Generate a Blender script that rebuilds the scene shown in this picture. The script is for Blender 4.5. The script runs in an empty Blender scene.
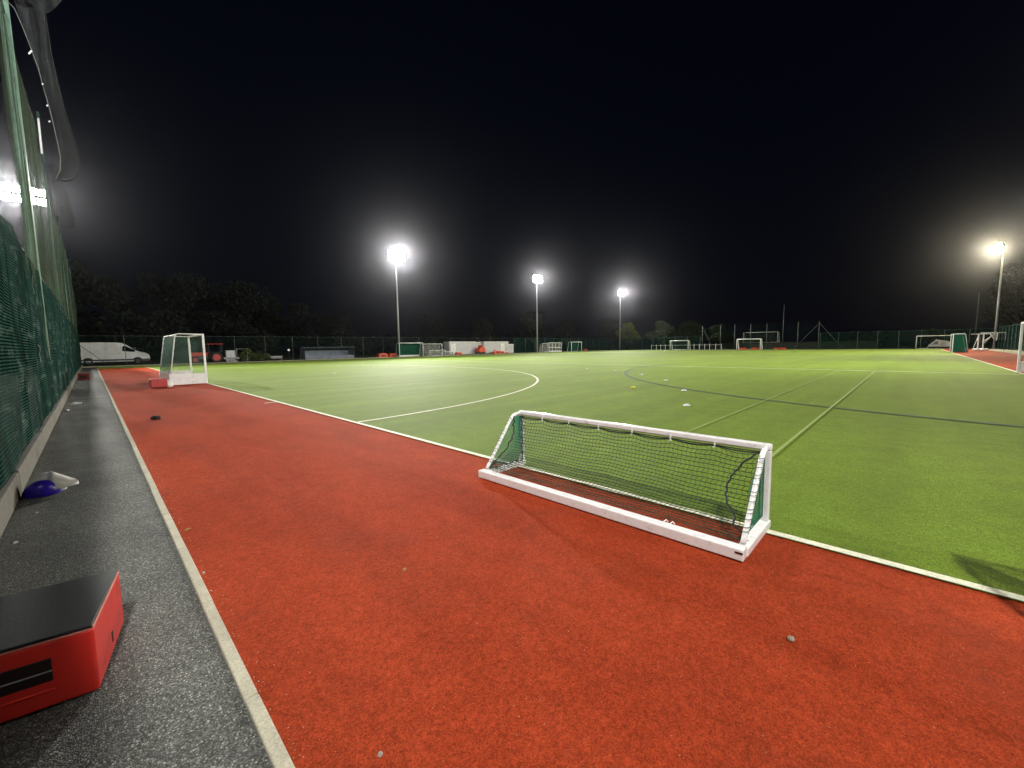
import bpy, math, random
from mathutils import Vector, Matrix, noise
random.seed(7)
R = math.radians
scene = bpy.context.scene
col = scene.collection

# ------------------------------------------------------------------ helpers
class MB:
    """collects shapes and links them as one mesh object"""
    def __init__(s): s.v = []; s.f = []
    def add(s, vs, fs):
        n = len(s.v); s.v += [tuple(v) for v in vs]; s.f += [tuple(i + n for i in f) for f in fs]; return s
    def box(s, x0, x1, y0, y1, z0, z1):
        return s.add([(x0,y0,z0),(x1,y0,z0),(x1,y1,z0),(x0,y1,z0),(x0,y0,z1),(x1,y0,z1),(x1,y1,z1),(x0,y1,z1)],
                     [(0,3,2,1),(4,5,6,7),(0,1,5,4),(1,2,6,5),(2,3,7,6),(3,0,4,7)])
    def obox(s, c, size, rot=None):
        M = rot or Matrix.Identity(3); c = Vector(c); hx, hy, hz = [k/2 for k in size]
        P = [c + M @ Vector((a*hx, b*hy, d*hz)) for d in (-1,1) for a, b in ((-1,-1),(1,-1),(1,1),(-1,1))]
        return s.add(P, [(0,3,2,1),(4,5,6,7),(0,1,5,4),(1,2,6,5),(2,3,7,6),(3,0,4,7)])
    def tube(s, pts, r, n=8, cap=True):
        pts = [Vector(p) for p in pts]; m = len(pts)
        rs = r if isinstance(r, (list, tuple)) else [r]*m
        base = len(s.v); up = None
        for i, p in enumerate(pts):
            d = (pts[min(i+1, m-1)] - pts[max(i-1, 0)])
            if d.length < 1e-9: d = Vector((0,0,1))
            d.normalize()
            if up is None:
                a = Vector((0,0,1)) if abs(d.z) < .9 else Vector((1,0,0))
                up = (a - d*a.dot(d)).normalized()
            else:
                up = up - d*up.dot(d)
                up = up.normalized() if up.length > 1e-6 else d.orthogonal().normalized()
            w = d.cross(up)
            for k in range(n):
                t = 2*math.pi*(k + .5)/n
                s.v.append(tuple(p + (up*math.cos(t) + w*math.sin(t))*rs[i]))
        for i in range(m-1):
            for k in range(n):
                a = base+i*n+k; b = base+i*n+(k+1) % n
                s.f.append((a, b, b+n, a+n))
        if cap:
            s.f.append(tuple(base+k for k in range(n))[::-1]); s.f.append(tuple(base+(m-1)*n+k for k in range(n)))
        return s
    def sheet(s, rows):
        """rows of points -> quads"""
        n = len(rows[0]); base = len(s.v)
        for r_ in rows: s.v += [tuple(p) for p in r_]
        for i in range(len(rows)-1):
            for j in range(n-1):
                a = base+i*n+j; s.f.append((a, a+1, a+n+1, a+n))
        return s
    def prism(s, outline, y0, y1):
        """outline in (x,z) extruded along y"""
        n = len(outline); base = len(s.v)
        s.v += [(x, y0, z) for x, z in outline] + [(x, y1, z) for x, z in outline]
        s.f.append(tuple(base+i for i in range(n))); s.f.append(tuple(base+n+i for i in range(n))[::-1])
        for i in range(n):
            j = (i+1) % n; s.f.append((base+i, base+n+i, base+n+j, base+j))
        return s
    def lathe(s, prof, n=24, c=(0,0,0)):
        base = len(s.v); m = len(prof)
        for r_, z in prof:
            for k in range(n):
                t = 2*math.pi*k/n; s.v.append((c[0]+r_*math.cos(t), c[1]+r_*math.sin(t), c[2]+z))
        for i in range(m-1):
            for k in range(n):
                a = base+i*n+k; b = base+i*n+(k+1) % n; s.f.append((a, b, b+n, a+n))
        return s
    def build(s, name, mat=None, parent=None, smooth=False, bevel=0, segs=2):
        me = bpy.data.meshes.new(name); me.from_pydata(s.v, [], s.f); me.update()
        o = bpy.data.objects.new(name, me); col.objects.link(o)
        if mat: me.materials.append(mat)
        if parent: o.parent = parent
        if smooth:
            me.polygons.foreach_set('use_smooth', [True]*len(me.polygons))
        if bevel:
            b = o.modifiers.new('bevel', 'BEVEL'); b.width = bevel; b.segments = segs; b.limit_method = 'ANGLE'; b.angle_limit = R(35)
        return o

def tag(o, label=None, cat=None, group=None, kind=None):
    if label: o['label'] = label
    if cat: o['category'] = cat
    if group: o['group'] = group
    if kind: o['kind'] = kind
    return o
def empty(name, loc=(0,0,0), rz=0, label=None, cat=None, group=None):
    o = bpy.data.objects.new(name, None); col.objects.link(o); o.location = loc; o.rotation_euler = (0,0,rz)
    return tag(o, label, cat, group)
KIDS = {}
def copy_tree(o, parent=None):
    c = o.copy(); col.objects.link(c); c.parent = parent
    for ch in [k for k in bpy.data.objects if k.parent == o]: copy_tree(ch, c)
    return c
def place_copy(src, loc, rz, label, group=None):
    c = copy_tree(src); c.location = loc; c.rotation_euler = (0,0,rz); c['label'] = label
    if group: c['group'] = group
    return c

# ------------------------------------------------------------------ materials
def new_mat(name):
    m = bpy.data.materials.new(name); m.use_nodes = True
    nt = m.node_tree; b = nt.nodes['Principled BSDF']
    return m, nt, b
def N(nt, t, **kw):
    n = nt.nodes.new(t)
    for k, v in kw.items():
        if k in n.inputs.keys(): n.inputs[k].default_value = v
        else: setattr(n, k, v)
    return n
def coords(nt): return N(nt, 'ShaderNodeTexCoord').outputs['Object']
def geo(nt): return N(nt, 'ShaderNodeNewGeometry').outputs['Position']
def noise_tex(nt, vec, scale, detail=4, rough=.55, dist=0):
    n = N(nt, 'ShaderNodeTexNoise'); n.inputs['Scale'].default_value = scale; n.inputs['Detail'].default_value = detail
    n.inputs['Roughness'].default_value = rough; n.inputs['Distortion'].default_value = dist
    nt.links.new(vec, n.inputs['Vector']); return n.outputs['Fac']
def ramp(nt, fac, stops):
    r = N(nt, 'ShaderNodeValToRGB'); e = r.color_ramp.elements
    while len(e) < len(stops): e.new(.5)
    for k, (p, c) in enumerate(stops):
        e[k].position = p; e[k].color = (c[0], c[1], c[2], 1) if hasattr(c, '__len__') else (c, c, c, 1)
    nt.links.new(fac, r.inputs['Fac']); return r.outputs['Color']
def mix(nt, a, b, fac, mode='MIX'):
    m = N(nt, 'ShaderNodeMix', data_type='RGBA', blend_type=mode)
    for sock, v in ((0, fac), (6, a), (7, b)):
        if hasattr(v, 'is_output'): nt.links.new(v, m.inputs[sock])
        elif sock == 0: m.inputs[0].default_value = v
        else: m.inputs[sock].default_value = (*v[:3], 1)
    return m.outputs[2]
def bump(nt, b, h, strength=.3, dist=.01):
    n = N(nt, 'ShaderNodeBump'); n.inputs['Strength'].default_value = strength; n.inputs['Distance'].default_value = dist
    nt.links.new(h, n.inputs['Height']); nt.links.new(n.outputs['Normal'], b.inputs['Normal'])
def simple(name, c, rough=.5, metal=0, var=.25, scale=6, dirt=None, bmp=0, spec=.5):
    m, nt, b = new_mat(name); v = coords(nt)
    f = noise_tex(nt, v, scale, 6, .65)
    lo = tuple(k*(1-var) for k in c); hi = tuple(min(1, k*(1+var*.5)) for k in c)
    cc = ramp(nt, f, [(.3, lo), (.7, hi)])
    if dirt:
        g = noise_tex(nt, v, scale*2.3, 8, .7)
        cc = mix(nt, cc, dirt, ramp(nt, g, [(.55, 0), (.75, .7)]))
    nt.links.new(cc, b.inputs['Base Color'])
    b.inputs['Roughness'].default_value = rough; b.inputs['Metallic'].default_value = metal
    b.inputs['Specular IOR Level'].default_value = spec
    if bmp: bump(nt, b, noise_tex(nt, v, scale*12, 4), bmp, .004)
    return m

def mat_turf():
    m, nt, b = new_mat('turf_mat'); p = geo(nt)
    big = noise_tex(nt, p, .22, 5, .6); mid = noise_tex(nt, p, 3.0, 6, .7); fine = noise_tex(nt, p, 75, 3, .8)
    c = ramp(nt, big, [(.3, (.10,.163,.012)), (.7, (.142,.218,.018))])
    c = mix(nt, c, ramp(nt, mid, [(.3, .66), (.72, 1.25)]), .6, 'MULTIPLY')
    c = mix(nt, c, ramp(nt, fine, [(.34, .4), (.5, .95), (.7, 1.6)]), .8, 'MULTIPLY')
    c = mix(nt, c, ramp(nt, noise_tex(nt, p, 24, 4, .8), [(.35, .72), (.68, 1.28)]), .8, 'MULTIPLY')
    sand = N(nt, 'ShaderNodeTexVoronoi'); sand.inputs['Scale'].default_value = 34; nt.links.new(p, sand.inputs['Vector'])
    sm = mix(nt, ramp(nt, sand.outputs['Distance'], [(.05, 1), (.1, 0)]), ramp(nt, noise_tex(nt, p, 4, 3), [(.45, 0), (.62, .6)]), 1, 'MULTIPLY')
    c = mix(nt, c, (.42,.46,.2), sm)
    # brushing streaks left by the groomer, along the pitch
    mp = N(nt, 'ShaderNodeMapping'); mp.inputs['Scale'].default_value = (.05, 1.3, 1); mp.inputs['Rotation'].default_value = (0,0,R(4))
    nt.links.new(p, mp.inputs['Vector'])
    st = noise_tex(nt, mp.outputs['Vector'], 1.0, 3, .5)
    c = mix(nt, c, ramp(nt, st, [(.35, .82), (.65, 1.12)]), .7, 'MULTIPLY')
    nt.links.new(c, b.inputs['Base Color']); b.inputs['Roughness'].default_value = .8
    b.inputs['Specular IOR Level'].default_value = .08
    b.inputs['Sheen Weight'].default_value = .08; b.inputs['Sheen Roughness'].default_value = .5
    b.inputs['Sheen Tint'].default_value = (.75,.85,.3,1)
    bump(nt, b, mix(nt, fine, mid, .3), .7, .012)
    return m
def mat_red():
    m, nt, b = new_mat('red_carpet_mat'); p = geo(nt)
    big = noise_tex(nt, p, .5, 6, .65); mid = noise_tex(nt, p, 7, 6, .7); fine = noise_tex(nt, p, 120, 3, .85)
    c = ramp(nt, big, [(.28, (.31,.038,.012)), (.72, (.385,.056,.019))])
    c = mix(nt, c, ramp(nt, mid, [(.3, .78), (.7, 1.15)]), .6, 'MULTIPLY')
    c = mix(nt, c, ramp(nt, fine, [(.36, .3), (.5, .92), (.66, 1.7)]), .6, 'MULTIPLY')
    c = mix(nt, c, ramp(nt, noise_tex(nt, p, 42, 3, .8), [(.36, .7), (.66, 1.3)]), .8, 'MULTIPLY')
    c = mix(nt, c, (.22,.045,.025), ramp(nt, noise_tex(nt, p, 1.1, 7, .7, .5), [(.54, 0), (.72, .5)]))
    mp = N(nt, 'ShaderNodeMapping'); mp.inputs['Scale'].default_value = (.9, .25, 1); mp.inputs['Rotation'].default_value = (0,0,R(-38)); nt.links.new(p, mp.inputs['Vector'])
    c = mix(nt, c, ramp(nt, noise_tex(nt, mp.outputs['Vector'], 1.6, 5, .6, .4), [(.38, .8), (.6, 1.08)]), .7, 'MULTIPLY')  # darker diagonal bands put shadow streaks into the colour
    sc = N(nt, 'ShaderNodeTexVoronoi'); sc.inputs['Scale'].default_value = 28; nt.links.new(p, sc.inputs['Vector'])
    spk = ramp(nt, sc.outputs['Distance'], [(.05, 1), (.085, 0)])
    pick = ramp(nt, noise_tex(nt, p, 5, 3), [(.5, 0), (.66, .8)])
    spk = mix(nt, spk, pick, 1, 'MULTIPLY')
    c = mix(nt, c, (.7,.42,.26), spk)
    nt.links.new(c, b.inputs['Base Color']); b.inputs['Roughness'].default_value = .85
    b.inputs['Specular IOR Level'].default_value = .04
    b.inputs['Sheen Weight'].default_value = .02; b.inputs['Sheen Tint'].default_value = (.9,.4,.25,1)
    bump(nt, b, mix(nt, fine, mid, .25), .8, .012)
    return m
def mat_asphalt(name='asphalt_mat', k=1.0):
    m, nt, b = new_mat(name); p = geo(nt)
    v = N(nt, 'ShaderNodeTexVoronoi'); v.inputs['Scale'].default_value = 150; nt.links.new(p, v.inputs['Vector'])
    sep = N(nt, 'ShaderNodeSeparateColor'); nt.links.new(v.outputs['Color'], sep.inputs[0])
    c = ramp(nt, sep.outputs[0], [(.0, (.05*k,.052*k,.048*k)), (.6, (.085*k,.088*k,.08*k)), (.88, (.13*k,.13*k,.12*k)), (1, (.27*k,.27*k,.245*k))])
    c = mix(nt, c, ramp(nt, v.outputs['Distance'], [(.2, 1.1), (.75, .25)]), .8, 'MULTIPLY')
    big = noise_tex(nt, p, 1.3, 6, .65)
    c = mix(nt, c, ramp(nt, big, [(.35, .6), (.62, 1.15)]), .7, 'MULTIPLY')
    nt.links.new(c, b.inputs['Base Color'])
    b.inputs['Specular IOR Level'].default_value = .22
    rr = ramp(nt, sep.outputs[1], [(0, .6), (1, .98)]); nt.links.new(rr, b.inputs['Roughness'])
    inv = ramp(nt, v.outputs['Distance'], [(.1, 1), (.7, 0)]); bump(nt, b, inv, .6, .005)
    return m
def mat_net(name, c, alpha, rough=.6, var=.3, scale=.8):
    """thin netting: dense threads, partly see-through"""
    m, nt, b = new_mat(name); p = geo(nt)
    f = noise_tex(nt, p, scale, 5, .6)
    nt.links.new(ramp(nt, f, [(.3, tuple(k*(1-var) for k in c)), (.7, tuple(k*(1+var) for k in c))]), b.inputs['Base Color'])
    b.inputs['Roughness'].default_value = rough; b.inputs['Specular IOR Level'].default_value = .05
    nt.links.new(ramp(nt, noise_tex(nt, p, scale*2.2, 4), [(.3, max(0, alpha-.1)), (.7, min(1, alpha+.1))]), b.inputs['Alpha'])
    return m
def mat_fold(name, c, a0=.25, a1=.9):
    m, nt, b = new_mat(name); p = geo(nt)
    mp = N(nt, 'ShaderNodeMapping'); mp.inputs['Scale'].default_value = (1.5, 1.6, .16); nt.links.new(p, mp.inputs['Vector'])
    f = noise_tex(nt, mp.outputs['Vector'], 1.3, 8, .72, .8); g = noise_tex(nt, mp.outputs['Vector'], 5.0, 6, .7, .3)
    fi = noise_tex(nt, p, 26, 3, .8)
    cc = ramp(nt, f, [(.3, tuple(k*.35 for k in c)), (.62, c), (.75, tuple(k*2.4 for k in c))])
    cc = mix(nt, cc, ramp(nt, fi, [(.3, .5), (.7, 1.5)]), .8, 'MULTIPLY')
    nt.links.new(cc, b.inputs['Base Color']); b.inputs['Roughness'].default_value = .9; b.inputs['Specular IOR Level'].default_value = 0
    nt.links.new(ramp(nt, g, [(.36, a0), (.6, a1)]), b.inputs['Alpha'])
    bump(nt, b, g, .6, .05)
    return m
def mat_windbreak():
    m, nt, b = new_mat('windbreak_mat'); p = geo(nt)
    sx = N(nt, 'ShaderNodeSeparateXYZ'); nt.links.new(p, sx.inputs[0])
    ws = N(nt, 'ShaderNodeTexWave'); ws.wave_type = 'BANDS'; ws.bands_direction = 'Z'
    ws.inputs['Scale'].default_value = 8.0; ws.inputs['Distortion'].default_value = .6; ws.inputs['Detail'].default_value = 4
    ws.inputs['Detail Scale'].default_value = 1.2
    nt.links.new(p, ws.inputs['Vector'])
    mp = N(nt, 'ShaderNodeMapping'); mp.inputs['Scale'].default_value = (1, .5, 3.2); nt.links.new(p, mp.inputs['Vector'])
    sc = noise_tex(nt, mp.outputs['Vector'], 1.4, 8, .72, .6)
    c = ramp(nt, ws.outputs['Fac'], [(.12, (.004,.012,.010)), (.5, (.014,.046,.037)), (.95, (.034,.085,.072))])
    c = mix(nt, c, (.17,.24,.22), ramp(nt, sc, [(.52, 0), (.70, .6)]))
    c = mix(nt, c, (.006,.02,.017), ramp(nt, noise_tex(nt, p, 2.1, 6, .7), [(.5, 0), (.7, .65)]))
    mf = N(nt, 'ShaderNodeMapping'); mf.inputs['Scale'].default_value = (1, 1.9, .28); nt.links.new(p, mf.inputs['Vector'])
    c = mix(nt, c, ramp(nt, noise_tex(nt, mf.outputs['Vector'], 1.6, 6, .65, .5), [(.38, .35), (.6, 1.35)]), .85, 'MULTIPLY')  # dark vertical folds shaded into the colour
    wy = N(nt, 'ShaderNodeTexWave'); wy.wave_type = 'BANDS'; wy.bands_direction = 'Y'; wy.inputs['Scale'].default_value = 5.0; wy.inputs['Distortion'].default_value = 1.0; nt.links.new(p, wy.inputs['Vector'])
    c = mix(nt, c, ramp(nt, wy.outputs['Fac'], [(.0, .55), (.25, 1.05)]), .7, 'MULTIPLY')
    nt.links.new(c, b.inputs['Base Color']); b.inputs['Roughness'].default_value = .9; b.inputs['Specular IOR Level'].default_value = 0
    bump(nt, b, ws.outputs['Fac'], .8, .012)
    # the knit lets a little through
    nt.links.new(ramp(nt, ws.outputs['Fac'], [(.0, .86), (.4, .98)]), b.inputs['Alpha'])
    return m
def mat_leaf(name, c, trans=.25):
    m, nt, b = new_mat(name); v = coords(nt)
    oi = N(nt, 'ShaderNodeObjectInfo')
    f = noise_tex(nt, v, .9, 4, .6); f2 = noise_tex(nt, v, 9, 3, .6)
    cc = ramp(nt, f, [(.25, tuple(k*.45 for k in c)), (.75, tuple(k*1.5 for k in c))])
    cc = mix(nt, cc, ramp(nt, f2, [(.3, .5), (.7, 1.4)]), .8, 'MULTIPLY')
    nt.links.new(cc, b.inputs['Base Color']); b.inputs['Roughness'].default_value = .6
    b.inputs['Specular IOR Level'].default_value = .2
    return m
def mat_emit(name, c, s):
    m, nt, b = new_mat(name); v = coords(nt)
    nt.links.new(ramp(nt, noise_tex(nt, v, 3, 2), [(.2, tuple(k*.92 for k in c)), (.8, c)]), b.inputs['Emission Color'])
    b.inputs['Emission Strength'].default_value = s; b.inputs['Base Color'].default_value = (.8,.8,.8,1)
    return m
def mat_concrete(name, c, streak=.5):
    m, nt, b = new_mat(name); p = geo(nt)
    f = noise_tex(nt, p, 7, 8, .7); g = noise_tex(nt, p, 90, 3, .7); h = noise_tex(nt, p, 1.1, 5, .6)
    cc = ramp(nt, f, [(.3, tuple(k*.7 for k in c)), (.68, c)])
    cc = mix(nt, cc, ramp(nt, g, [(.3, .6), (.7, 1.25)]), .7, 'MULTIPLY')
    cc = mix(nt, cc, tuple(k*.3 for k in c), ramp(nt, h, [(.5, 0), (.72, streak)]))
    nt.links.new(cc, b.inputs['Base Color']); b.inputs['Roughness'].default_value = .9
    bump(nt, b, mix(nt, f, g, .5), .5, .006)
    return m
def mat_line(name, c, cover=1.0, under=(.12,.2,.03)):
    m, nt, b = new_mat(name); p = geo(nt)
    f = noise_tex(nt, p, 60, 4, .7); g = noise_tex(nt, p, 6, 5, .7)
    cc = mix(nt, under, c, ramp(nt, f, [(.28, cover*.55), (.55, cover)]))
    cc = mix(nt, cc, ramp(nt, g, [(.3, .78), (.65, 1.05)]), .8, 'MULTIPLY')
    nt.links.new(cc, b.inputs['Base Color']); b.inputs['Roughness'].default_value = .8
    bump(nt, b, f, .5, .006); return m

M = {}
M['turf'] = mat_turf(); M['red'] = mat_red(); M['asphalt'] = mat_asphalt(k=1.85)
M['kerb'] = mat_concrete('kerb_mat', (.5,.47,.36), .3); M['board'] = mat_concrete('gravel_board_mat', (.2,.19,.15), .7)
M['line'] = mat_line('line_mat', (.84,.81,.64)); M['line_faint'] = mat_line('faint_line_mat', (.40,.48,.15), .6)
M['line_dark'] = mat_line('dark_line_mat', (.012,.05,.035), 1.0)
M['ground'] = simple('grass_ground_mat', (.05,.07,.02), .9, var=.5, scale=.6, bmp=.4)
M['bank'] = simple('dark_bank_mat', (.012,.018,.007), .95, var=.5, scale=.6)
M['path'] = mat_concrete('path_mat', (.3,.28,.22), .4)
M['white'] = simple('white_paint_mat', (.86,.86,.85), .3, var=.08, scale=4, dirt=(.4,.38,.33))
M['white_alu'] = simple('white_coated_metal_mat', (.88,.88,.88), .22, var=.05, scale=8, dirt=(.45,.42,.38))
M['steel'] = simple('galvanised_steel_mat', (.5,.52,.52), .45, .5, .2, 5)
M['post_green'] = simple('green_post_mat', (.05,.14,.11), .4, .1, .25, 4, dirt=(.2,.25,.22))
M['pole_green_lit'] = simple('lit_green_pole_mat', (.25,.42,.34), .4, 0, .35, 3, dirt=(.45,.5,.4))
M['grey_dark'] = simple('dark_metal_mat', (.06,.06,.065), .5, .2)
M['cord'] = simple('black_cord_mat', (.012,.014,.013), .7)
M['thread'] = simple('dark_green_net_thread_mat', (.006,.06,.028), .6)
M['thread_green'] = simple('green_net_thread_mat', (.004,.2,.115), .6)
M['rope'] = simple('grey_rope_mat', (.2,.21,.2), .7)
M['clip'] = simple('white_clip_mat', (.8,.8,.8), .4)
M['box_red'] = simple('red_plastic_mat', (.72,.03,.02), .45, 0, .12, 3, dirt=(.3,.03,.02), bmp=.08)
M['box_dull'] = simple('faded_red_plastic_mat', (.42,.05,.05), .5, 0, .25, 8)
M['box_dull2'] = simple('dirty_red_plastic_mat', (.22,.02,.018), .6, 0, .35, 8)
M['box_edge'] = simple('worn_edge_mat', (.75,.28,.22), .5)
M['box_top'] = simple('black_rubber_mat', (.012,.014,.015), .55, 0, .4, 5, bmp=.35)
M['dark'] = simple('black_hollow_mat', (.016,.003,.003), .6)  # dark colour stands in for shade inside holes, slots and recesses
M['windbreak'] = mat_windbreak()
M['high_net'] = mat_fold('high_net_mat', (.085,.115,.085), .3, .92)
M['fold_net'] = mat_fold('fold_net_mat', (.07,.074,.08), .35, .85)
M['mesh_far'] = mat_net('far_mesh_mat', (.02,.045,.035), .11)
M['mesh_green'] = mat_net('green_screen_mat', (.008,.035,.027), .45)
M['goal_net'] = mat_net('goal_net_mat', (.12,.2,.16), .17)
M['goal_net_green'] = mat_net('goal_net_green_mat', (.012,.10,.06), .68)
M['goal_net_white'] = mat_net('goal_net_white_mat', (.6,.62,.6), .28)
M['blue'] = simple('blue_plastic_mat', (.028,.012,.42), .32, 0, .25, 9)
M['lens'] = mat_emit('lens_mat', (1.0,.98,.95), 260)
M['lens_warm'] = mat_emit('warm_lens_mat', (1.0,.86,.42), 260)
M['van'] = simple('van_paint_mat', (.88,.89,.9), .25, 0, .04, 2)
M['glass'] = simple('dark_glass_mat', (.01,.012,.014), .08)
M['tyre'] = simple('tyre_mat', (.02,.02,.02), .8)
M['orange'] = simple('orange_plastic_mat', (.75,.09,.03), .45)
M['tractor_red'] = simple('tractor_red_mat', (.5,.04,.025), .4)
M['shelter'] = simple('shelter_sheet_mat', (.2,.23,.28), .25, 0, .3, 2)
M['cabin'] = simple('cabin_panel_mat', (.6,.61,.63), .45, 0, .12, 1.2, dirt=(.35,.36,.37))
M['grey'] = simple('grey_plastic_mat', (.3,.3,.3), .6)
M['bark'] = simple('bark_mat', (.1,.07,.05), .9, 0, .4, 4, bmp=.5)
M['leaf'] = mat_leaf('leaf_mat', (.032,.045,.02)); M['leaf_lit'] = mat_leaf('lit_leaf_mat', (.12,.15,.02))  # the bright copy has the floodlit look put into its leaf colour
M['leaf_dark'] = mat_leaf('dark_leaf_mat', (.012,.016,.010)); M['leaf_shrub'] = mat_leaf('shrub_leaf_mat', (.09,.13,.045))
M['paper'] = simple('paper_mat', (.75,.75,.72), .8)
M['yellow'] = simple('yellow_plastic_mat', (.85,.75,.02), .5)
M['stone'] = simple('stone_mat', (.4,.35,.28), .85, 0, .4, 30, bmp=.5)
M['dry_leaf'] = simple('dry_leaf_mat', (.3,.13,.03), .7)
M['kit'] = simple('dark_kit_mat', (.012,.01,.012), .8)

# ------------------------------------------------------------------ the setting
XA, XK, XW = 3.51, .388, -.60        # back line, track kerb, wall
YB, YF = -3.37, 51.63                # near and far side lines
def slab(name, x0, x1, y0, y1, z, mat):
    return tag(MB().add([(x0,y0,z),(x1,y0,z),(x1,y1,z),(x0,y1,z)], [(0,1,2,3)]).build(name, mat), kind='structure')
slab('ground', -350, 700, -350, 700, -.03, M['ground'])
slab('asphalt_path', -.62, XK-.05, -12, 52, -.006, M['asphalt'])
slab('red_runoff', XK, 97.5, -7.4, 49.5, -.008, M['red'])
slab('pitch_turf', XA-.04, 97.0, YB-.04, 56.2, .0, M['turf'])
slab('pitch_turf_margin', XK-.05, XA-.04, 49.5, 56.2, -.004, M['turf'])
slab('concrete_path', -6, 104, 56.45, 57.5, .03, M['path'])
slab('concrete_path', 99, 100.5, -9, 57.2, .02, M['path'])
slab('concrete_path', 3, 99, -9.4, -7.55, .0, M['path'])
# edging kerb in 0.92 m lengths
k = MB(); y = -11.0
while y < 49.4:
    j = random.uniform(-.002, .002)
    k.box(XK-.054+j, XK-.003+j, y+.004, y+.916, -.05, .012+random.uniform(-.002,.003)); y += .92
tag(k.build('kerb', M['kerb'], bevel=.006), kind='structure')
k = MB(); x = 2.0
while x < 99: k.box(x, x+.912, -7.52, -7.42, -.05, .03); x += .92
tag(k.build('kerb', M['kerb']), kind='structure')
k = MB(); x = -4.0
while x < 98: k.box(x, x+.912, 56.25, 56.4, -.05, .07); x += .92
tag(k.build('kerb', M['kerb']), kind='structure')
# painted markings
def strip(pts, w, z=.004):
    L = MB(); rows = []
    for i, p in enumerate(pts):
        a = Vector(pts[max(0,i-1)]); b_ = Vector(pts[min(len(pts)-1,i+1)]); d = (b_-a).normalized(); n = Vector((-d.y, d.x))
        p = Vector(p); rows.append([(*(p-n*w/2), z), (*(p+n*w/2), z)])
    return L.sheet(rows)
def line_obj(pts, w, mat, z=.004, name='painted_line'):
    return tag(strip(pts, w, z).build(name, mat), kind='structure')
line_obj([(XA, YB-.04), (XA, YF+.04)], .075, M['line'], .005)
line_obj([(XA, YB), (94.9, YB)], .075, M['line'])
line_obj([(XA, YF), (94.9, YF)], .075, M['line'])
line_obj([(94.9, YB), (94.9, YF)], .075, M['line'], .005)
for X_ in (XA+22.9, XA+45.7, XA+68.5): line_obj([(X_, YB+.04), (X_, YF-.04)], .11, M['line'], .006)
def dee(x0, cy, s, r, mat, z=.008, w=.085):
    c1, c2 = cy-1.83, cy+1.83; pts = []
    for i in range(41): a = R(-90+90*i/40); pts.append((x0+s*r*math.cos(a), c1+r*math.sin(a)))
    for i in range(41): a = R(90*i/40); pts.append((x0+s*r*math.cos(a), c2+r*math.sin(a)))
    line_obj(pts, w, mat, z)
dee(XA, 24.13, 1, 14.63, M['line']); dee(94.9, 24.13, -1, 14.63, M['line'])
for cx in (XA+22.9, XA+68.5):     # dark cross-pitch circles on the near side line
    pts = [(cx+.2+16.25*math.cos(R(176.5-173*i/90)), YB-.7+16.4*math.sin(R(176.5-173*i/90))) for i in range(91)]
    line_obj(pts, .13, M['line_dark'], .010)
line_obj([(XA+2.6, 2.55), (XA+22.86, 2.55)], .025, M['line_faint'], .012)
line_obj([(XA+2.3, 1.2), (XA+22.86, 1.2)], .035, M['line_faint'], .012)
line_obj([(XA-.34, 12.4), (XA-.04, 12.4)], .07, M['line'], .005)
line_obj([(XA+6.4, 24.0), (XA+6.4, 24.3)], .15, M['line'], .012)
for X_ in (XA+5, XA+17.9):
    k = MB()
    y = YB+3
    while y < YF-2:
        k.add([(X_-.037,y,.012),(X_+.037,y,.012),(X_+.037,y+.3,.012),(X_-.037,y+.3,.012)], [(0,1,2,3)]); y += 3
# ------------------------------------------------------------------ left fence with its windbreak
fence = empty('windbreak_fence', (XW, 0, 0), 0, 'dark green ribbed windbreak fence on concrete boards along the asphalt path', 'fence')
def board_run():
    y = -11.5; i = 0
    while y < 60:
        o = MB().box(-.07, .0, y+.01, y+2.98, -.05, .235+.008*math.sin(i*2.1)).build('gravel_board', M['board'], fence, bevel=.012); y += 3.0; i += 1
board_run()
rows = []
nz = 22; ys = [-11.5+.16*i for i in range(448)]
for iz in range(nz+1):
    z = .22 + (3.30-.22)*iz/nz; row = []
    for y in ys:
        s_ = abs(math.sin(math.pi*(y+11.5)/3.0))
        top = 1-.03*s_ if iz == nz else 1
        x = -.055 + .05*noise.noise(Vector((y*.55, z*.9, 3))) + .022*noise.noise(Vector((y*2.3, z*2.1, 9))) + .03*math.sin(y*.35)*iz/nz
        row.append((x, y, z*top + (.05*noise.noise(Vector((y*.8,5,1))) if iz == nz else 0)))
    rows.append(row)
MB().sheet(rows).build('mesh_panel', M['windbreak'], fence, smooth=True)
for i in range(24):
    y = -11.5+3*i
    MB().tube([(-.13, y, 0), (-.13, y, 3.36)], .032, 8).build('post', M['post_green'], fence, smooth=True)
MB().tube([(-.12, -11.5, 3.32), (-.12, 58, 3.32)], .018, 6).build('top_rail', M['post_green'], fence, smooth=True)
# cable ties and hanging cords on the windbreak
for i in range(4):
    y = random.uniform(9, 22); z = random.uniform(.7, 3.1); pts = []
    for j in range(7): pts.append((.012+.02*random.random(), y+.03*math.sin(j+i)+.02*j, z-.05*j))
    MB().tube(pts, .002, 4).build('loose_tie', M['clip'], fence)

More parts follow.
